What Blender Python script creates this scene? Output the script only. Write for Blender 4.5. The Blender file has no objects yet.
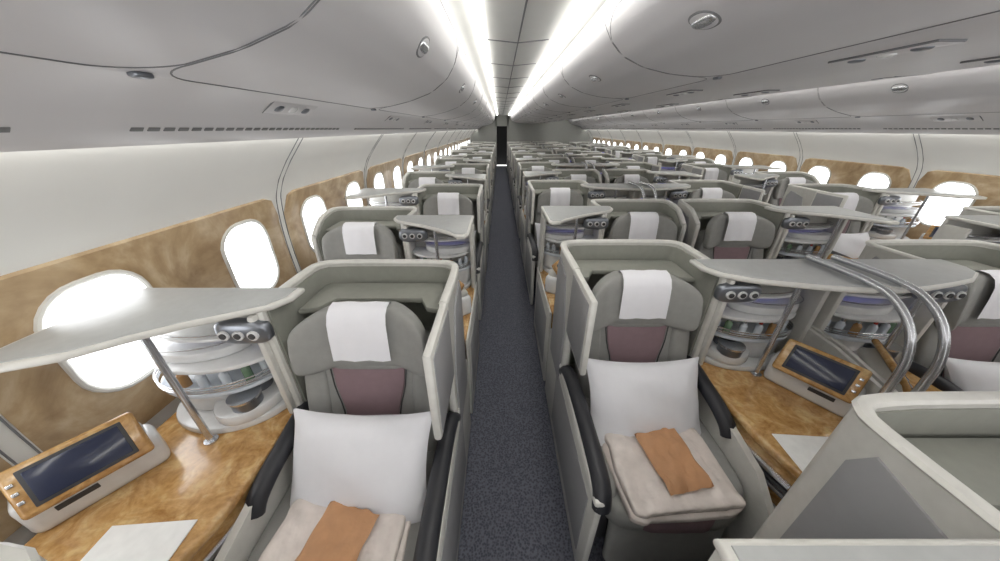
import bpy, bmesh, math, random
from mathutils import Vector, Matrix, noise
random.seed(4)
scene = bpy.context.scene
H = 1.85
CX = 1.625      # cabin centre line
Y0, Y1 = -2.17, 17.72

# ------------------------------------------------------------ materials
def lin(c):
    r = []
    for v in c:
        v = v/255.0
        r.append(v/12.92 if v <= 0.04045 else ((v+0.055)/1.055)**2.4)
    return (r[0], r[1], r[2], 1.0)

def mat(name, col, rough=0.5, metal=0.0, var=0.04, scale=30.0, bump=0.0, bscale=200.0, emit=None, estr=0.0, coat=0.0):
    m = bpy.data.materials.new(name); m.use_nodes = True
    nt = m.node_tree; b = nt.nodes['Principled BSDF']
    b.inputs['Roughness'].default_value = rough
    b.inputs['Metallic'].default_value = metal
    if coat: b.inputs['Coat Weight'].default_value = coat
    tc = nt.nodes.new('ShaderNodeTexCoord')
    n = nt.nodes.new('ShaderNodeTexNoise'); n.inputs['Scale'].default_value = scale
    n.inputs['Detail'].default_value = 3
    nt.links.new(tc.outputs['Object'], n.inputs['Vector'])
    cr = nt.nodes.new('ShaderNodeValToRGB')
    c = lin(col)
    cr.color_ramp.elements[0].position = 0.3; cr.color_ramp.elements[1].position = 0.7
    cr.color_ramp.elements[0].color = tuple(x*(1-var) for x in c[:3])+(1,)
    cr.color_ramp.elements[1].color = tuple(min(1, x*(1+var)) for x in c[:3])+(1,)
    nt.links.new(n.outputs['Fac'], cr.inputs['Fac'])
    nt.links.new(cr.outputs['Color'], b.inputs['Base Color'])
    if bump:
        n2 = nt.nodes.new('ShaderNodeTexNoise'); n2.inputs['Scale'].default_value = bscale
        nt.links.new(tc.outputs['Object'], n2.inputs['Vector'])
        bp = nt.nodes.new('ShaderNodeBump'); bp.inputs['Strength'].default_value = bump
        bp.inputs['Distance'].default_value = 0.01
        nt.links.new(n2.outputs['Fac'], bp.inputs['Height'])
        nt.links.new(bp.outputs['Normal'], b.inputs['Normal'])
    if emit:
        b.inputs['Emission Color'].default_value = lin(emit)
        b.inputs['Emission Strength'].default_value = estr
    return m

def burl(name, dark, mid, light, scale, rough=0.2, mixf=.55):
    m = bpy.data.materials.new(name); m.use_nodes = True
    nt = m.node_tree; b = nt.nodes['Principled BSDF']
    b.inputs['Roughness'].default_value = rough
    b.inputs['Coat Weight'].default_value = 0.4
    geo = nt.nodes.new('ShaderNodeNewGeometry')
    n = nt.nodes.new('ShaderNodeTexNoise'); n.inputs['Scale'].default_value = scale
    n.inputs['Detail'].default_value = 8; n.inputs['Distortion'].default_value = 1.6
    n.inputs['Roughness'].default_value = 0.6
    nt.links.new(geo.outputs['Position'], n.inputs['Vector'])
    cr = nt.nodes.new('ShaderNodeValToRGB')
    e = cr.color_ramp.elements
    e[0].position = 0.30; e[0].color = lin(dark)
    e[1].position = 0.70; e[1].color = lin(light)
    k = e.new(0.5); k.color = lin(mid)
    nt.links.new(n.outputs['Fac'], cr.inputs['Fac'])
    n3 = nt.nodes.new('ShaderNodeTexNoise'); n3.inputs['Scale'].default_value = scale*7
    n3.inputs['Detail'].default_value = 4
    nt.links.new(geo.outputs['Position'], n3.inputs['Vector'])
    cr3 = nt.nodes.new('ShaderNodeValToRGB')
    cr3.color_ramp.elements[0].position = 0.35; cr3.color_ramp.elements[0].color = (0.72, 0.65, 0.6, 1)
    cr3.color_ramp.elements[1].position = 0.55; cr3.color_ramp.elements[1].color = (1, 1, 1, 1)
    nt.links.new(n3.outputs['Fac'], cr3.inputs['Fac'])
    mx = nt.nodes.new('ShaderNodeMix'); mx.data_type = 'RGBA'; mx.blend_type = 'MULTIPLY'
    mx.inputs[0].default_value = mixf
    nt.links.new(cr.outputs['Color'], mx.inputs[6]); nt.links.new(cr3.outputs['Color'], mx.inputs[7])
    nt.links.new(mx.outputs[2], b.inputs['Base Color'])
    return m

def emat(name, col, s):
    m = bpy.data.materials.new(name); m.use_nodes = True
    nt = m.node_tree; nt.nodes.clear()
    o = nt.nodes.new('ShaderNodeOutputMaterial'); e = nt.nodes.new('ShaderNodeEmission')
    e.inputs['Color'].default_value = lin(col); e.inputs['Strength'].default_value = s
    nt.links.new(e.outputs[0], o.inputs[0])
    return m

M = {}
M['shell'] = mat('shell_plastic', (194, 193, 188), 0.4)
M['shellin'] = mat('shell_lining', (146, 147, 139), 0.6)
M['panel'] = mat('panel_grey', (146, 146, 148), 0.5, var=0.02)
M['canopy'] = mat('canopy_top', (176, 178, 178), 0.4)
M['cream'] = mat('cream_trim', (210, 209, 204), 0.35)
M['fabric'] = mat('seat_fabric_grey', (149, 149, 146), 0.8, bump=0.15, bscale=600)
M['mauve'] = mat('seat_fabric_mauve', (136, 114, 119), 0.8, bump=0.15, bscale=600)
M['black'] = mat('armrest_rubber', (42, 43, 48), 0.45)
M['dark'] = mat('dark_plastic', (60, 60, 62), 0.5)
M['white'] = mat('white_linen', (234, 234, 239), 0.85, var=.01)
M['plast'] = mat('white_plastic', (222, 223, 224), 0.25, coat=0.3)
M['metal'] = mat('brushed_metal', (210, 212, 216), 0.24, 0.9)
M['chrome'] = mat('dark_chrome', (135, 139, 146), 0.3, 0.8)
M['wood'] = burl('burl_wood_console', (158, 114, 62), (196, 154, 98), (220, 190, 138), 9)
M['wallwood'] = burl('burl_wood_wall', (146, 120, 88), (178, 154, 120), (206, 188, 158), 2.6, 0.28, .4)
M['screen'] = mat('screen_glass', (48, 54, 76), 0.15)
M['blue'] = mat('blue_led', (150, 150, 230), 0.4, emit=(130, 130, 255), estr=.4)
M['bin'] = mat('bin_plastic', (201, 200, 203), 0.42, var=0.015, scale=4)
M['binlow'] = mat('bin_lower_plastic', (205, 204, 206), 0.42, var=0.015, scale=4)
M['seam'] = mat('rubber_seam', (118, 119, 122), 0.7)
M['ceil'] = mat('ceiling_panel', (216, 217, 215), 0.5, var=0.015, scale=5)
M['wall'] = mat('sidewall_plastic', (220, 220, 217), 0.5, var=0.015, scale=4)
M['light'] = emat('light_strip', (255, 252, 245), 13.0)
M['wash'] = emat('wash_light', (255, 253, 247), 12.0)
M['pane'] = emat('window_daylight', (252, 253, 255), 5.0)
M['blanket'] = mat('blanket_wrap', (222, 212, 206), 0.25, var=0.1, scale=14, bump=0.8, bscale=22)
M['kraft'] = mat('kraft_paper', (194, 146, 106), 0.6, var=0.08, scale=20, bump=0.3, bscale=40)
M['paper'] = mat('paper', (240, 240, 238), 0.6)
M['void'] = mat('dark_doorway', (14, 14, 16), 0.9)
M['bred'] = mat('bottle_red', (170, 70, 64), 0.2)
M['bgreen'] = mat('bottle_green', (110, 138, 112), 0.2)
M['bamber'] = mat('bottle_amber', (170, 130, 84), 0.2)
M['bclear'] = mat('bottle_clear', (205, 212, 220), 0.1)
M['skirt'] = mat('skirting_grey', (120, 121, 122), 0.6)
M['bulk'] = mat('bulkhead_laminate', (160, 161, 156), 0.5)

# carpet
cm = bpy.data.materials.new('carpet'); cm.use_nodes = True
nt = cm.node_tree; b = nt.nodes['Principled BSDF']; b.inputs['Roughness'].default_value = 0.95
tc = nt.nodes.new('ShaderNodeTexCoord')
v = nt.nodes.new('ShaderNodeTexVoronoi'); v.inputs['Scale'].default_value = 90
nt.links.new(tc.outputs['Object'], v.inputs['Vector'])
cr = nt.nodes.new('ShaderNodeValToRGB')
cr.color_ramp.elements[0].position = 0.15; cr.color_ramp.elements[0].color = lin((60, 62, 72))
cr.color_ramp.elements[1].position = 0.7; cr.color_ramp.elements[1].color = lin((96, 98, 109))
nt.links.new(v.outputs['Distance'], cr.inputs['Fac']); nt.links.new(cr.outputs['Color'], b.inputs['Base Color'])
bp = nt.nodes.new('ShaderNodeBump'); bp.inputs['Strength'].default_value = 0.5; bp.inputs['Distance'].default_value = 0.006
nt.links.new(v.outputs['Distance'], bp.inputs['Height']); nt.links.new(bp.outputs['Normal'], b.inputs['Normal'])
M['carpet'] = cm

# ------------------------------------------------------------ builder
class B:
    def __init__(s): s.v = []; s.f = []; s.mats = []; s.sm = []
    def mi(s, k):
        if k not in s.mats: s.mats.append(k)
        return s.mats.index(k)
    def add(s, vs, fs, k, smooth=True, X=None):
        o = len(s.v); i = s.mi(k)
        for p in vs:
            p = Vector(p)
            if X is not None: p = X @ p
            s.v.append(p)
        for f in fs: s.f.append(([a+o for a in f], i, smooth))
    def addbm(s, bm, k, X=None, smooth=True):
        bm.verts.index_update()
        s.add([v.co.copy() for v in bm.verts], [[v.index for v in f.verts] for f in bm.faces], k, smooth, X)
        bm.free()
    def box(s, c, d, k, bev=0.008, rot=None, seg=2):
        bm = bmesh.new(); bmesh.ops.create_cube(bm, size=1)
        for v in bm.verts: v.co = Vector((v.co.x*d[0], v.co.y*d[1], v.co.z*d[2]))
        if bev: bmesh.ops.bevel(bm, geom=bm.edges[:], offset=min(bev, min(d)*0.49), segments=seg, affect='EDGES', profile=0.5)
        X = Matrix.Translation(c)
        if rot is not None: X = X @ rot
        s.addbm(bm, k, X)
    def prism(s, poly, z0, z1, k, bev=0.006, X=None, seg=2):
        bm = bmesh.new()
        vs = [bm.verts.new((p[0], p[1], z0)) for p in poly]
        f = bm.faces.new(vs)
        r = bmesh.ops.extrude_face_region(bm, geom=[f])
        for g in r['geom']:
            if isinstance(g, bmesh.types.BMVert): g.co.z = z1
        bmesh.ops.recalc_face_normals(bm, faces=bm.faces[:])
        if bev:
            es = [e for e in bm.edges if abs(e.verts[0].co.z-e.verts[1].co.z) < 1e-6]
            bmesh.ops.bevel(bm, geom=es, offset=bev, segments=seg, affect='EDGES', profile=0.5)
        s.addbm(bm, k, X, True)
    def sup(s, c, r, k, e=0.45, rot=None, nu=14, nv=28, fn=None, e2=None):
        e2 = e2 or e
        pw = lambda t, q: math.copysign(abs(t)**q, t)
        vs = []; fs = []
        for i in range(nu+1):
            a = -math.pi/2+math.pi*i/nu
            for j in range(nv):
                t = 2*math.pi*j/nv
                p = Vector((r[0]*pw(math.cos(a), e)*pw(math.cos(t), e2), r[1]*pw(math.cos(a), e)*pw(math.sin(t), e2), r[2]*pw(math.sin(a), e)))
                if fn: p = fn(p)
                vs.append(p)
        for i in range(nu):
            for j in range(nv):
                j2 = (j+1) % nv
                fs.append([i*nv+j, i*nv+j2, (i+1)*nv+j2, (i+1)*nv+j])
        X = Matrix.Translation(c)
        if rot is not None: X = X @ rot
        s.add(vs, fs, k, True, X)
    def tube(s, pts, r, k, n=10, smooth=3, close=False, flat=1.0):
        P = [Vector(p) for p in pts]
        if smooth and len(P) > 2:
            Q = []
            L = len(P)
            rng = range(L if close else L-1)
            for i in rng:
                p0 = P[(i-1) % L] if close or i > 0 else P[0]
                p1 = P[i]; p2 = P[(i+1) % L]
                p3 = P[(i+2) % L] if close or i+2 < L else P[-1]
                for t in range(smooth):
                    t /= smooth
                    Q.append(0.5*((2*p1)+(p2-p0)*t+(2*p0-5*p1+4*p2-p3)*t*t+(3*p1-p0-3*p2+p3)*t**3))
            if not close: Q.append(P[-1])
            P = Q
        L = len(P); vs = []; fs = []
        up = Vector((0, 0, 1)); prev = None
        for i in range(L):
            if close: T = (P[(i+1) % L]-P[i-1])
            else: T = P[min(i+1, L-1)]-P[max(i-1, 0)]
            T.normalize()
            if prev is None:
                a = up if abs(T.z) < 0.9 else Vector((1, 0, 0))
                N = (a-T*a.dot(T)).normalized()
            else:
                N = (prev-T*prev.dot(T)).normalized()
            prev = N; Bn = T.cross(N)
            for j in range(n):
                a = 2*math.pi*j/n
                vs.append(P[i]+N*math.cos(a)*r*flat+Bn*math.sin(a)*r)
        for i in range(L if close else L-1):
            i2 = (i+1) % L
            for j in range(n):
                j2 = (j+1) % n
                fs.append([i*n+j, i*n+j2, i2*n+j2, i2*n+j])
        if not close:
            fs.append(list(range(n))[::-1]); fs.append([(L-1)*n+j for j in range(n)])
        s.add(vs, fs, k)
    def cyl(s, c, r, h, k, n=20, r2=None, rot=None, bev=0):
        r2 = r if r2 is None else r2
        vs = [(r*math.cos(2*math.pi*j/n), r*math.sin(2*math.pi*j/n), -h/2) for j in range(n)]
        vs += [(r2*math.cos(2*math.pi*j/n), r2*math.sin(2*math.pi*j/n), h/2) for j in range(n)]
        X = Matrix.Translation(c)
        if rot is not None: X = X @ rot
        s.add(vs, [[j, (j+1) % n, n+(j+1) % n, n+j] for j in range(n)], k, True, X)
        s.add(vs, [list(range(n))[::-1], [n+j for j in range(n)]], k, False, X)
    def strip(s, path, t, zs, k, smooth=True):
        n = len(path); vs = []; fs = []
        for i in range(n):
            p = Vector(path[i]).to_2d()
            T = (Vector(path[min(i+1, n-1)])-Vector(path[max(i-1, 0)])).to_2d().normalized()
            N = Vector((-T.y, T.x))*t/2
            z0, z1 = zs[i]
            vs += [(p.x+N.x, p.y+N.y, z0), (p.x-N.x, p.y-N.y, z0), (p.x-N.x, p.y-N.y, z1), (p.x+N.x, p.y+N.y, z1)]
        for i in range(n-1):
            a = i*4; c = a+4
            for j in range(4):
                fs.append([a+j, a+(j+1) % 4, c+(j+1) % 4, c+j])
        fs.append([0, 3, 2, 1]); fs.append([(n-1)*4+j for j in range(4)])
        s.add(vs, fs, k, True)
    def mesh(s, name, mirror=False):
        me = bpy.data.meshes.new(name)
        sx = -1 if mirror else 1
        me.from_pydata([(p.x*sx, p.y, p.z) for p in s.v], [], [f[0] for f in s.f])
        for k in s.mats: me.materials.append(M[k])
        for p, f in zip(me.polygons, s.f):
            p.material_index = f[1]; p.use_smooth = f[2]
        me.update()
        bm = bmesh.new(); bm.from_mesh(me)
        bmesh.ops.recalc_face_normals(bm, faces=bm.faces[:])
        for e in bm.edges:
            if len(e.link_faces) == 2 and e.calc_face_angle(0) > math.radians(40): e.smooth = False
        bm.to_mesh(me); bm.free()
        return me

def obj(name, me, loc=(0, 0, 0)):
    o = bpy.data.objects.new(name, me); o.location = loc
    scene.collection.objects.link(o); return o

def RX(a): return Matrix.Rotation(math.radians(a), 4, 'X')
def RY(a): return Matrix.Rotation(math.radians(a), 4, 'Y')
def RZ(a): return Matrix.Rotation(math.radians(a), 4, 'Z')

# ------------------------------------------------------------ seat
def build_seat(wingpanel=True):
    s = B()
    path = [(-.35, -.02), (-.352, .12), (-.352, .30), (-.338, .35), (-.30, .38), (-.18, .39), (0, .392), (.18, .39), (.30, .38), (.338, .35), (.352, .30), (.352, .12), (.345, -.04)]
    tops = [1.24]*len(path)
    if not wingpanel: tops[0] = 1.12; tops[1] = 1.215
    s.strip(path, .032, [(0.03, t) for t in tops], 'shell')
    ins = [(p[0]*.95, p[1]-.014 if p[1] > .3 else p[1]) for p in path]
    s.strip(ins, .012, [(0.3, t-.015) for t in tops], 'shellin')
    s.tube([(p[0], p[1], t+.002) for p, t in zip(path, tops)], .019, 'cream', n=8, smooth=2, flat=.7)
    s.tube([(-.35, -.02, tops[0]), (-.352, -.03, tops[0]-.04), (-.352, -.03, .9), (-.352, -.03, .6)], .017, 'cream', n=8)
    s.tube([(.345, -.04, 1.242), (.345, -.05, 1.2), (.345, -.05, .9), (.345, -.05, .68)], .017, 'cream', n=8)
    s.prism([(-.32, .36), (-.32, .1), (-.24, .12), (-.2, .2), (.2, .2), (.24, .12), (.32, .1), (.32, .36)], 1.11, 1.14, 'shellin', .01)
    for sx in (-1, 1):
        X = Matrix(((0, 0, 1, 0), (1, 0, 0, 0), (0, 1, 0, 0), (0, 0, 0, 1)))
        poly = [(-.0, .50), (.305, .50), (.305, 1.13), (.27, 1.195), (.10, 1.15), (.0, .86)]
        s.prism(poly, sx*.368-.007, sx*.368+.007, 'panel', .003, X)
    s.box((0, .408, .98), (.44, .012, .36), 'panel', .005)
    if wingpanel:
        s.box((-.352, -.175, 1.06), (.03, .32, .385), 'cream', .012)
        s.box((-.352, -.175, 1.06), (.038, .282, .335), 'panel', .006)
    s.box((-.355, -.17, .32), (.03, 1.12, .58), 'shell', .012)
    s.box((-.364, -.30, .33), (.02, .72, .42), 'panel', .006)
    s.box((-.352, -.36, .625), (.05, .74, .035), 'cream', .014)
    s.tube([(-.345, -.02, .60), (-.345, -.08, .655), (-.342, -.2, .675), (-.34, -.4, .68), (-.34, -.6, .675), (-.34, -.685, .65), (-.34, -.71, .58)], .036, 'black', n=12, flat=.85)
    s.strip([(.335, .0), (.33, -.2), (.325, -.4), (.33, -.6), (.345, -.7)], .03, [(.05, .68), (.05, .67), (.05, .66), (.05, .61), (.05, .5)], 'cream')
    s.tube([(.335, .0, .66), (.33, -.03, .695), (.318, -.12, .705), (.308, -.22, .70), (.31, -.33, .68), (.32, -.40, .64), (.325, -.43, .60)], .036, 'black', n=12, flat=.9)
    # seat base, cushions
    s.box((0, -.28, .19), (.54, .62, .30), 'dark', .03)
    s.box((0, -.655, .25), (.50, .05, .34), 'fabric', .024, RX(-6), 3)
    s.sup((0, -.37, .42), (.295, .33, .075), 'fabric', .35)
    s.sup((0, -.39, .432), (.17, .322, .071), 'mauve', .3)
    for sx in (-1, 1):
        s.sup((sx*.265, -.33, .47), (.05, .30, .06), 'fabric', .5)
    R = RX(-14)
    s.sup((0, .0, .73), (.285, .075, .33), 'fabric', .35, R)
    for sx in (-1, 1):
        s.sup((sx*.235, -.055, .70), (.052, .05, .27), 'fabric', .5, R)
    X = Matrix.Translation((0, .0, .73)) @ R @ RX(90)
    s.prism([(-.165, .27), (.165, .27), (.15, .10), (.12, -.02), (.11, -.26), (-.11, -.26), (-.12, -.02), (-.15, .10)], .06, .082, 'mauve', .008, X)
    # stitched seams on the backrest
    for sx in (-1, 1):
        s.tube([tuple(X @ Vector((sx*.17, .26, .079))), tuple(X @ Vector((sx*.155, .10, .080))), tuple(X @ Vector((sx*.125, -.03, .081))), tuple(X @ Vector((sx*.115, -.24, .078)))], .003, 'dark', n=6)
    def wing(p):
        a = abs(p.x)
        if a > .13: p = Vector((p.x, p.y-1.9*(a-.13)**1.6, p.z-(a-.13)*.3))
        if p.z > 0: p.x *= 1-.5*p.z
        return p
    s.sup((0, .03, 1.06), (.275, .06, .14), 'fabric', .42, RX(-10), nu=18, nv=40, fn=wing)
    s.sup((0, .012, .955), (.2, .05, .05), 'fabric', .5, RX(-10))
    pth = [(.085, 1.15), (.07, 1.19), (.045, 1.208), (.01, 1.205), (-.018, 1.186), (-.036, 1.15), (-.046, 1.09), (-.054, 1.03), (-.06, .985)]
    nx = 8; vs = []; fs = []
    for i in range(nx+1):
        x = -.118+.236*i/nx
        for (y, z) in pth:
            vs.append((x*(1-.1*max(0, z-1.1)), y+.004*math.sin(i*1.7+z*9)-.003, z+.006))
    n = len(pth)
    for i in range(nx):
        for j in range(n-1):
            fs.append([i*n+j, (i+1)*n+j, (i+1)*n+j+1, i*n+j+1])
    s.add(vs, fs, 'white')
    for x in (-.2, .2):
        for y in (-.5, -.05): s.box((x, y, .03), (.05, .08, .06), 'metal', .005)
    return s

# ------------------------------------------------------------ console
# kind: 'wall' (next to the side wall), 'rail' (centre, with curved rail), 'aisle'
def build_console(kind):
    s = B()
    rail = kind == 'rail'
    e = {'wall': .912, 'rail': .875, 'aisle': .855}[kind]
    base = [(.375, .1), (.365, -.3), (.375, -.5), (.42, -.66), (.52, -.745), (e-.09, -.755), (e-.02, -.70), (e-.01, -.5), (e-.01, .1)]
    s.prism(base, .0, .46, 'shell', .004)
    s.prism([(x*.995+(.003), y) for x, y in base], .46, .665, 'wood', .004)
    big = [(.355, .1), (.348, -.3), (.358, -.51), (.405, -.675), (.515, -.765), (e-.085, -.775), (e-.003, -.71), (e, -.5), (e, .1)]
    s.prism(big, .66, .702, 'wood', .016, seg=3)
    s.tube([(.362, -.22, .60), (.36, -.36, .60), (.366, -.5, .60), (.408, -.655, .60)], .014, 'metal', n=8)
    s.tube([(.364, -.22, .57), (.362, -.36, .57), (.368, -.5, .57), (.41, -.655, .57)], .012, 'dark', n=8)
    s.tube([(.364, -.22, .54), (.362, -.36, .54), (.368, -.5, .54), (.41, -.655, .54)], .012, 'metal', n=8)
    s.box(((.365+e)/2, .085, .62), (e-.365, .03, 1.22), 'shell', .012)
    s.box((.61, .104, .98), (.42, .02, .27), 'dark', .006)
    s.box((.61, .114, .98), (.38, .006, .23), 'screen', .002)
    if kind != 'wall':
        s.box((e-.01, .01, .94), (.03, .15, .50), 'shell', .01)
    if kind == 'aisle':
        s.box((e-.0, -.32, .36), (.02, .80, .66), 'shell', .01)
        s.box((e+.008, -.32, .36), (.01, .6, .44), 'panel', .004)
    s.box((.37, .0, .94), (.03, .17, .56), 'cream', .012)
    # canopy
    if rail:
        can = [(.26, .10), (.26, .0), (.30, -.07), (.40, -.13), (.52, -.165), (.64, -.195), (.76, -.22), (.86, -.23), (.885, -.22), (.902, -.19), (.902, .10)]
        py = -.15
    else:
        ox = .965 if kind == 'wall' else .86
        can = [(.26, .10), (.26, .02), (.30, -.045), (.40, -.10), (.52, -.165), (.64, -.25), (.74, -.335), (ox-.075, -.395), (ox-.02, -.40), (ox, -.37), (ox, .10)]
        py = -.215
    s.prism(can, 1.226, 1.252, 'cream', .01, seg=3)
    cx, cy = .60, -.06
    s.prism([(cx+(x-cx)*.94, cy+(y-cy)*.92) for x, y in can], 1.245, 1.256, 'canopy', .003)
    s.tube([(.615, py, 1.228), (.618, py, .70)], .0115, 'metal', n=12, smooth=0)
    s.cyl((.618, py, .705), .024, .01, 'metal')
    ms, mw = (.05, 1.14) if kind == 'wall' else (0, 1)
    def dee(cx, cy, a, bb, n=18, y0=.07):
        cx = .6+(cx-.6)*mw+ms; a *= mw
        return [(cx-a, y0)]+[(cx-a*math.cos(math.pi*i/n), cy-bb*math.sin(math.pi*i/n)) for i in range(n+1)]+[(cx+a, y0)]
    k = .72 if rail else 1
    s.prism(dee(.60, .01, .225, .20*k), .70, .735, 'plast', .01)
    s.prism(dee(.52, .01, .12, .19*k), .735, .79, 'plast', .012)
    s.prism(dee(.67, .02, .15, .12*k), .735, .86, 'plast', .012)
    s.prism(dee(.62, .02, .22, .17*k), .865, .885, 'bclear', .006)
    s.prism(dee(.60, .02, .23, .16*k), .985, 1.005, 'plast', .006)
    s.prism(dee(.66, .03, .18, .13*k), 1.005, 1.05, 'plast', .012)
    s.prism(dee(.60, .04, .22, .12*k), 1.095, 1.11, 'plast', .005)
    s.box((.62+ms, .065, 1.08), (.34, .012, .014), 'blue', .002)
    for (x, y, r) in ((.50, -.10*k, .055), (.52, .0, .05)):
        s.cyl((x+ms*.4, y, .81), r, .045, 'chrome', 24)
        s.cyl((x+ms*.4, y, .836), r*1.1, .01, 'metal', 24)
    for zz in (.90, .91, .925):
        s.tube([(x, y-.004, zz) for x, y in dee(.62, .02, .22, .17*k)[1:-1]], .0035, 'metal', n=6, smooth=0)
    s.tube([(x, y-.004, 1.13) for x, y in dee(.60, .04, .22, .12*k)[1:-1]], .004, 'metal', n=6, smooth=0)
    s.tube([(x, y-.004, 1.075) for x, y in dee(.66, .03, .18, .13*k)[1:-1]], .003, 'metal', n=6, smooth=0)
    cols = ['bclear', 'bgreen', 'bclear', 'bclear', 'bamber', 'bclear', 'bclear']
    for i in range(7):
        a = math.pi*(i+.7)/7.6
        x = .62+ms-.185*mw*math.cos(a); y = .03-.13*k*math.sin(a)
        s.cyl((x, y, .915), .017, .06, cols[i], 12)
        s.cyl((x, y, .952), .017, .014, cols[i], 12, r2=.008)
        s.cyl((x, y, .966), .008, .016, 'bred' if i == 3 else 'metal', 10)
    R = RX(90)
    yk = -.07
    s.sup((.42, yk, 1.15), (.105, .03, .052), 'chrome', .6)
    for i, x in enumerate((.365, .42, .475)):
        s.cyl((x, yk-.03, 1.15), .020, .014, 'plast', 16, rot=R)
        s.cyl((x, yk-.038, 1.15), .012, .008, 'dark', 16, rot=R)
    # tablet pod + tablet
    Lx = Vector((.555, -.832, 0))
    c, sn = math.cos(math.radians(38)), math.sin(math.radians(38))
    N = Vector((-.832*c, -.555*c, sn)); U = N.cross(Lx)
    Rot = Matrix((Lx, U, N)).transposed().to_4x4()
    yaw = math.degrees(math.atan2(Lx.y, Lx.x))
    PC = Vector({'wall': (.84, -.385, .77), 'rail': (.765, -.27, .77), 'aisle': (.735, -.34, .77)}[kind])
    s.box(PC, (.32, .12, .15), 'plast', .03, RZ(yaw), 3)
    s.box(PC+Vector((0, 0, .075)), (.28, .08, .08), 'shell', .02, RZ(yaw) @ RX(-20), 3)
    T = PC+Vector((-.03, -.02, .10))
    s.box(T, (.28, .165, .028), 'wood', .013, Rot, 3)
    s.box(T+N*.013, (.215, .125, .008), 'dark', .003, Rot)
    s.box(T+N*.016, (.195, .104, .006), 'screen', .002, Rot)
    for q in (-.03, .0, .03):
        s.box(T+N*.015+Lx*.123+U*q, (.014, .012, .008), 'metal', .003, Rot)
    s.box(PC+Vector((N.x, N.y, 0)).normalized()*.06+Lx*.05, (.09, .006, .02), 'dark', .002, RZ(yaw))
    if rail:
        x = .84
        s.tube([(x, .08, 1.270), (x, -.08, 1.274), (x, -.2, 1.272), (x, -.30, 1.25), (x, -.39, 1.175), (x, -.44, 1.06), (x, -.45, .92), (x, -.45, .7)], .0145, 'metal', n=12, smooth=4)
        s.strip([(.885, .07), (.885, -.2), (.885, -.5), (.885, -.72)], .02, [(.1, .93), (.1, .92), (.1, .86), (.1, .76)], 'shell')
    return s

seat_me = {}
for wp in (True, False):
    seatB = build_seat(wp)
    seat_me[(False, wp)] = seatB.mesh('seat_mesh'); seat_me[(True, wp)] = seatB.mesh('seat_mesh_m', True)
con_me = {}
for kd in ('wall', 'rail', 'aisle'):
    c_ = build_console(kd)
    con_me[(False, kd)] = c_.mesh('console_mesh_'+kd); con_me[(True, kd)] = c_.mesh('console_mesh_m_'+kd, True)

def build_pillow(seed):
    s = B(); n = 44; vs = []; fs = []
    for side in (1, -1):
        o = len(vs)
        for i in range(n+1):
            for j in range(n+1):
                u = -1+2*i/n; v = -1+2*j/n
                q = max(0, (1-abs(u)**2.4))*max(0, (1-abs(v)**2.4))
                th = .092*q**.55
                px = u*.30*(1-.10*(1-abs(v)**2)*abs(u)**3)
                pz = v*.225*(1-.12*(1-abs(u)**2)*abs(v)**3)
                w = noise.noise(Vector((u*1.6+seed, v*1.6, side*3)))*.022*q**.4
                # soft creases radiating from the corners / edges
                edge = max(abs(u), abs(v))
                w += math.sin((u*v)*9+seed)*.004*q**.3*edge
                w += noise.noise(Vector((u*5+seed, v*1.5, side*3)))*.008*q**.3*edge
                vs.append((px, -side*(th+(w if q > 0 else 0)), pz))
        for i in range(n):
            for j in range(n):
                fs.append([o+i*(n+1)+j, o+(i+1)*(n+1)+j, o+(i+1)*(n+1)+j+1, o+i*(n+1)+j+1])
    s.add(vs, fs, 'white'); return s
pil = [build_pillow(1.3).mesh('pillow_mesh'), build_pillow(5.1).mesh('pillow_mesh_b')]

def build_blanket():
    s = B()
    for k, (z, w, d) in enumerate(((.025, .235, .175), (.060, .225, .165))):
        def fn(p, k=k):
            p.z += noise.noise(Vector((p.x*9+k*5, p.y*9, 1)))*.018
            p.z += noise.noise(Vector((p.x*26+k*5, p.y*14, 1)))*.010
            p.x += noise.noise(Vector((p.x*5, p.y*14, 4+k)))*.026
            p.y += noise.noise(Vector((p.x*14, p.y*5, 7+k)))*.024
            return p
        s.sup((0, 0, z), (w, d, .025), 'blanket', .4, nu=30, nv=96, fn=fn, e2=.16)
    return s.mesh('blanket_mesh')
def build_bag():
    s = B(); n = 14; vs = []; fs = []
    for side in (1, -1):
        o = len(vs)
        for i in range(n+1):
            for j in range(n+1):
                u = -1+2*i/n; v = -1+2*j/n
                q = max(0, 1-u**4)*max(0, 1-v**4)
                z = side*.014*q**.5+noise.noise(Vector((u*2.3, v*2.3, 2)))*.014+noise.noise(Vector((u*5, v*2.3, 5)))*.006
                vs.append((u*.098*(1+.03*v)+noise.noise(Vector((v*3, 1, 1)))*.005, v*.125+noise.noise(Vector((u*3, 4, 1)))*.005, z))
        for i in range(n):
            for j in range(n):
                fs.append([o+i*(n+1)+j, o+(i+1)*(n+1)+j, o+(i+1)*(n+1)+j+1, o+i*(n+1)+j+1])
    s.add(vs, fs, 'kraft')
    return s.mesh('bag_mesh')
bl_me = build_blanket(); bag_me = build_bag()
mc = B(); mc.box((0, 0, .002), (.26, .19, .004), 'paper', .001); card_me = mc.mesh('menu_card_mesh')

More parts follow.
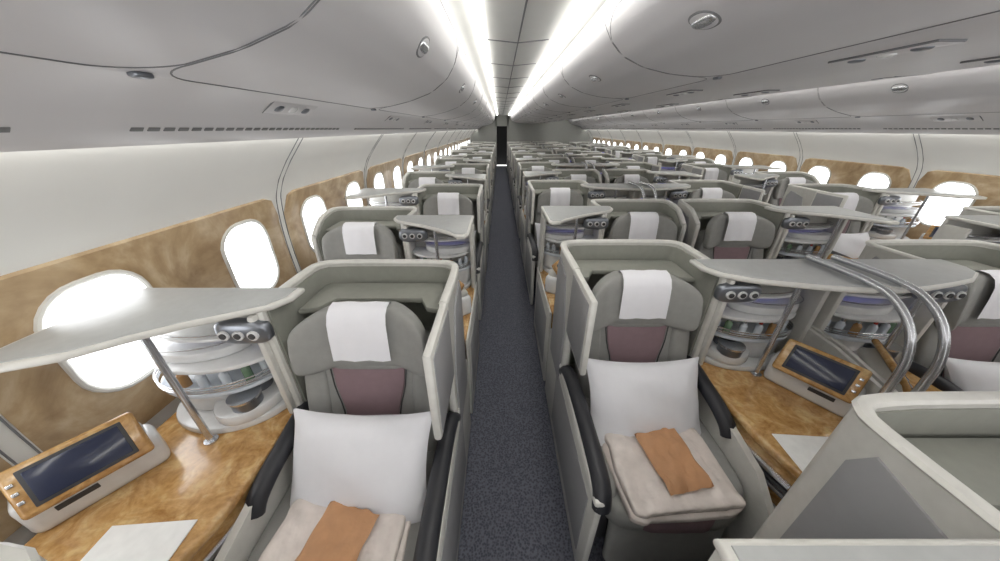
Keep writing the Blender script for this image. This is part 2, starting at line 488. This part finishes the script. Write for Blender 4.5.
# ------------------------------------------------------------ placement
def place(X, Y, mir, kind, k):
    obj('business_class_seat', seat_me[(mir, kind != 'aisle')], (X, Y, 0))
    obj('side_console', con_me[(mir, kind)], (X, Y, 0))
    sg = -1 if mir else 1
    if -1 <= k <= 3:
        p = obj('pillow', pil[(k+(1 if mir else 0)) % 2], (X-.012*sg, Y-.29, .645))
        p.rotation_euler = (math.radians(-32), math.radians(3*sg), math.radians(4*sg))
        q = obj('folded_blanket', bl_me, (X-.005, Y-.545, .499)); q.rotation_euler = (math.radians(3), 0, math.radians(3*sg))
        g = obj('amenity_bag', bag_me, (X+.01, Y-.535, .602)); g.rotation_euler = (math.radians(5), 0, math.radians(-14 if sg < 0 else 10))
        obj('menu_card', card_me, (X+sg*.545, Y-.60, .703)).rotation_euler = (0, 0, math.radians(-4*sg))

PITCH = 1.18
for k in range(-1, 14):
    yl = 1.02+PITCH*k; yc = 1.33+PITCH*k
    if k % 2 == 0:
        place(-.57, yl, True, 'wall', k); place(.72, yc, False, 'rail', k)
        place(2*CX-.72, yc, True, 'rail', k); place(2*CX+.57, yl, False, 'wall', k)
    else:
        place(-1.06, yl, False, 'aisle', k); place(1.215, yc, True, 'aisle', k)
        place(2*CX-1.215, yc, False, 'aisle', k); place(2*CX+1.06, yl, True, 'aisle', k)

# ------------------------------------------------------------ shell
def sweep(name, prof, y0, y1, k, mir=False, smooth=True, ny=1):
    s = B(); vs = []; fs = []
    for i in range(ny+1):
        y = y0+(y1-y0)*i/ny
        for (x, z) in prof: vs.append((2*CX-x if mir else x, y, z))
    n = len(prof)
    for i in range(ny):
        for j in range(n-1): fs.append([i*n+j, i*n+j+1, (i+1)*n+j+1, (i+1)*n+j])
    s.add(vs, fs, k, smooth)
    return obj(name, s.mesh(name))

fl = B(); fl.box((CX, (Y0+Y1)/2, -.05), (3.6*2-.6, Y1-Y0, .1), 'carpet', 0); obj('floor', fl.mesh('floor'))
wallprof = [(-1.20, H+.06), (-1.27, H-.045), (-1.40, H-.19), (-1.49, H-.31), (-1.545, H-.42), (-1.575, H-.6), (-1.58, H-.85), (-1.565, H-1.15), (-1.52, H-1.5), (-1.5, 0)]
sweep('wall_left', wallprof, Y0, Y1, 'wall')
sweep('wall_right', wallprof, Y0, Y1, 'wall', True)

def wx(z):
    p = wallprof
    for a, b_ in zip(p, p[1:]):
        if b_[1] <= z <= a[1]:
            t = (a[1]-z)/(a[1]-b_[1]); return a[0]+(b_[0]-a[0])*t
    return -1.5

WP = .752
def wall_panel(y0, y1, mir):
    s = B(); zs = [1.445, 1.435, 1.36, 1.25, 1.1, .95, .8, .7]
    vs = []; fs = []; ny = 24
    for i in range(ny+1):
        y = y0+(y1-y0)*i/ny
        e = min(i, ny-i)*(y1-y0)/ny
        drop = 0 if e > .14 else .14-math.sqrt(max(0, .14**2-(.14-e)**2))
        for j, z in enumerate(zs):
            off = .014 if 0 < j and 0 < i < ny else .0
            z = min(z, 1.445-drop-j*.001)
            x = wx(z)+off
            vs.append((2*CX-x if mir else x, y, z))
    n = len(zs)
    for i in range(ny):
        for j in range(n-1): fs.append([i*n+j, i*n+j+1, (i+1)*n+j+1, (i+1)*n+j])
    s.add(vs, fs, 'wallwood')
    obj('trim_wood_panel', s.mesh('trim_wood_panel'))
def rrect(w, h, r, n=6):
    P = []
    for (cx, cz, a0) in ((w-r, h-r, 0), (-w+r, h-r, 90), (-w+r, -h+r, 180), (w-r, -h+r, 270)):
        for i in range(n+1):
            a = math.radians(a0+90*i/n); P.append((cx+r*math.cos(a), cz+r*math.sin(a)))
    return P
def window(n, y, mir):
    s = B(); zc = H-.735
    def P(pt, off):
        z = zc+pt[1]; x = wx(z)+off
        return (2*CX-x if mir else x, y+pt[0], z)
    rings = [(rrect(.186, .243, .15), .014), (rrect(.183, .240, .146), .024), (rrect(.174, .231, .138), .026), (rrect(.165, .222, .128), .020)]
    m = len(rings[0][0]); vs = []; fs = []
    for R, off in rings: vs += [P(p, off) for p in R]
    for a in range(len(rings)-1):
        for j in range(m): fs.append([a*m+j, a*m+(j+1) % m, (a+1)*m+(j+1) % m, (a+1)*m+j])
    s.add(vs, fs, 'cream')
    vs = [P(p, .020) for p in rings[-1][0]]+[P((0, 0), .020)]
    s.add(vs, [[j, (j+1) % m, m] for j in range(m)], 'pane', False)
    obj('window_%d' % n, s.mesh('window'))
n = 1
for mir in (False, True):
    for i in range(-1, 12):
        ya = 1.0+WP*2*i
        if ya+1.15 > Y1: continue
        wall_panel(ya-.345, ya+WP+.345, mir)
        for y in (ya, ya+WP):
            window(n, y, mir); n += 1
        s = B()
        yr = ya+WP+.376
        zz = [H-.05, H-.12, H-.2, H-.3, H-.4, H-.5, H-.7, H-.9, H-1.15]
        for dy in (-.024, .024):
            s.tube([((2*CX-wx(z)-.001) if mir else wx(z)+.001, yr+dy, z) for z in zz], .003, 'seam', n=6)
        obj('trim_sidewall_joint', s.mesh('trim_sidewall_joint'))

for mir in (False, True):
    s = B(); x = -1.495
    x = 2*CX-x if mir else x
    s.box((x, (Y0+Y1)/2, .10), (.03, Y1-Y0, .2), 'skirt', .005)
    obj('baseboard_right' if mir else 'baseboard_left', s.mesh('baseboard'))

# bins
door = [(-.27, .53), (-.275, .46), (-.30, .38), (-.36, .295), (-.47, .22), (-.62, .17), (-.76, .14), (-.9, .12)]
low = [(-.9, .12), (-.97, .095), (-1.04, .045), (-1.09, .0), (-1.13, -.035), (-1.175, -.05), (-1.195, -.04), (-1.2, .0)]
cdoor = [(.55, .53), (.555, .47), (.58, .41), (.65, .345), (.77, .295), (.92, .265), (1.06, .253), (1.2, .25)]
def resample(p, n):
    L = [0]
    for a, b_ in zip(p, p[1:]): L.append(L[-1]+math.dist(a, b_))
    out = []
    for i in range(n+1):
        t = L[-1]*i/n
        for j in range(len(p)-1):
            if L[j] <= t <= L[j+1]+1e-9:
                q = (t-L[j])/(L[j+1]-L[j]); out.append((p[j][0]+(p[j+1][0]-p[j][0])*q, p[j][1]+(p[j+1][1]-p[j][1])*q)); break
    return out, L[-1]

def bin_mesh(door, low, length, hand_t, PSU):
    s = B()
    def ext(prof, k):
        vs = []; fs = []
        m = len(prof)
        for y in (0.0, length):
            for (x, z) in prof: vs.append((x, y, H+z))
        for j in range(m-1): fs.append([j, j+1, m+j+1, m+j])
        s.add(vs, fs, k)
    D, L = resample(door, 24)
    ext(D, 'bin'); ext(low, 'binlow')
    def at(t, y, off=0):
        t = max(0, min(1, t)); i = min(23, int(t*24)); q = t*24-i
        a, c = D[i], D[i+1]
        T = Vector((c[0]-a[0], c[1]-a[1])).normalized(); N = Vector((T.y, -T.x))
        if N.y > 0: N = -N
        return (a[0]+(c[0]-a[0])*q+N.x*off, y, H+a[1]+(c[1]-a[1])*q+N.y*off)
    P = []; w = length/2-.005; h = L/2-.012; r = .13
    for (cx, cz, a0) in ((w-r, h-r, 0), (-w+r, h-r, 90), (-w+r, -h+r, 180), (w-r, -h+r, 270)):
        for i in range(9):
            a = math.radians(a0+90*i/8)
            P.append((cx+r*math.cos(a), cz+r*math.sin(a)))
    Q = []
    for i in range(len(P)):
        a, c = P[i], P[(i+1) % len(P)]
        k = max(1, int(math.dist(a, c)/.05))
        for j in range(k): Q.append((a[0]+(c[0]-a[0])*j/k, a[1]+(c[1]-a[1])*j/k))
    s.tube([at(.5+q[1]/L, length/2+q[0], .0) for q in Q], .0024, 'seam', n=6, smooth=0, close=True)
    c = at(.985, 0.0, .004)
    s.sup(c, (.016, .024, .008), 'chrome', .6)
    c = Vector(at(hand_t, length/2, .0)); c2 = Vector(at(hand_t+.03, length/2, 0))
    T = (c2-c).normalized(); Yv = Vector((0, 1, 0)); N = T.cross(Yv)
    if N.z > 0: N = -N
    R = Matrix((Yv, T, N)).transposed().to_4x4()
    s.sup(c, (.068, .046, .006), 'seam', .9, R)
    s.sup(c, (.064, .042, .008), 'bin', .9, R)
    s.sup(c+N*.004, (.060, .020, .010), 'metal', .7, R)
    for (x, z, y, a) in PSU:
        Rr = RY(a)
        s.box((x, y, H+z), (.085, .34, .012), 'binlow', .005, Rr)
        s.box((x, y, H+z), (.088, .343, .009), 'seam', .003, Rr)
        for dy in (-.1, 0, .1):
            s.sup((x, y+dy, H+z-.006), (.02, .026, .008), 'chrome' if dy else 'plast', .8, Rr)
    return s

BL = 1.53
s = lb = bin_mesh(door, low, BL, .27, [(-.985, .085, .75, -33)])
for i in range(26):
    y = .12+i*.05
    s.box((-1.092, y, H-.002), (.004, .036, .014), 'skirt', .001, RY(42))
lbm = {False: lb.mesh('overhead_bin_mesh'), True: lb.mesh('overhead_bin_mesh_m', True)}
BC = 1.3125
cb = bin_mesh(cdoor, [(1.2, .25), (1.22, .24), (1.625, .238)], BC, .34, [(1.36, .237, .65, 0)])
cbm = {False: cb.mesh('centre_bin_mesh'), True: cb.mesh('centre_bin_mesh_m', True)}
for i in range(-2, 11):
    y = .89+BL*i
    obj('overhead_bin', lbm[False], (0, y, 0)); obj('overhead_bin', lbm[True], (2*CX, y, 0))
for i in range(-2, 13):
    y = .65+BC*i
    obj('centre_overhead_bin', cbm[False], (0, y, 0)); obj('centre_overhead_bin', cbm[True], (2*CX, y, 0))

# ceiling channels, light strips
for mir in (False, True):
    nm = 'right' if mir else 'left'
    sweep('ceiling_%s' % nm, [(-.27, H+.53), (-.25, H+.575), (-.18, H+.61), (-.10, H+.62), (.14, H+.60), (.38, H+.62), (.47, H+.61), (.54, H+.575), (.55, H+.53)], Y0, Y1, 'ceil', mir, True)
    s = B()
    yy = Y0
    X = lambda x: 2*CX-x if mir else x
    while yy < Y1-.9:
        s.box((X(-.135), yy+.47, H+.592), (.022, .93, .02), 'light', .0)
        s.box((X(.465), yy+.47, H+.588), (.05, .93, .02), 'light', .0)
        yy += .96
    obj('ceiling_light_strip', s.mesh('ceiling_light_strip'))
    s = B()
    s.box((X(.14), (Y0+Y1)/2, H+.598), (.010, Y1-Y0, .006), 'seam', 0)
    yy = Y0+.3
    while yy < Y1:
        s.box((X(.02), yy, H+.607), (.24, .008, .006), 'seam', 0, RY(5 if not mir else -5))
        s.box((X(.26), yy, H+.607), (.24, .008, .006), 'seam', 0, RY(-5 if not mir else 5))
        yy += .96
    obj('trim_ceiling_joint', s.mesh('trim_ceiling_joint'))
    sweep('ceiling_wash_light', [(-1.203, H-.02), (-1.235, H+.0)], Y0, Y1, 'wash', mir)

s = B(); s.box((CX, (Y0+Y1)/2, H+.75), (6.4, Y1-Y0, .04), 'ceil', 0); obj('ceiling_upper', s.mesh('roof'))  # unseen slab above the bins, added to keep world light out
s = B()
s.box((CX-2.55, Y1+.05, 1.3), (1.5, .1, 2.6), 'bulk', .0)
s.box((CX+1.35, Y1+.05, 1.3), (5.2, .1, 2.6), 'bulk', .0)
s.box((CX-1.52, Y1+.05, 2.28), (.7, .1, .64), 'bulk', 0)
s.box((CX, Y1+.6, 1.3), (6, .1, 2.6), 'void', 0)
obj('wall_aft', s.mesh('wall_aft'))

# ------------------------------------------------------------ camera/world
cd = bpy.data.cameras.new('camera'); cam = bpy.data.objects.new('camera', cd)
scene.collection.objects.link(cam); scene.camera = cam
cd.sensor_width = 36; cd.lens = 10.8; cd.clip_start = .02
cam.location = (0, 0, H); cam.rotation_euler = (math.radians(90-26.87), 0, 0)
w = bpy.data.worlds.new('world'); scene.world = w; w.use_nodes = True
w.node_tree.nodes['Background'].inputs[0].default_value = (1, .985, .97, 1)
w.node_tree.nodes['Background'].inputs[1].default_value = 2.3
scene.view_settings.view_transform = 'Standard'
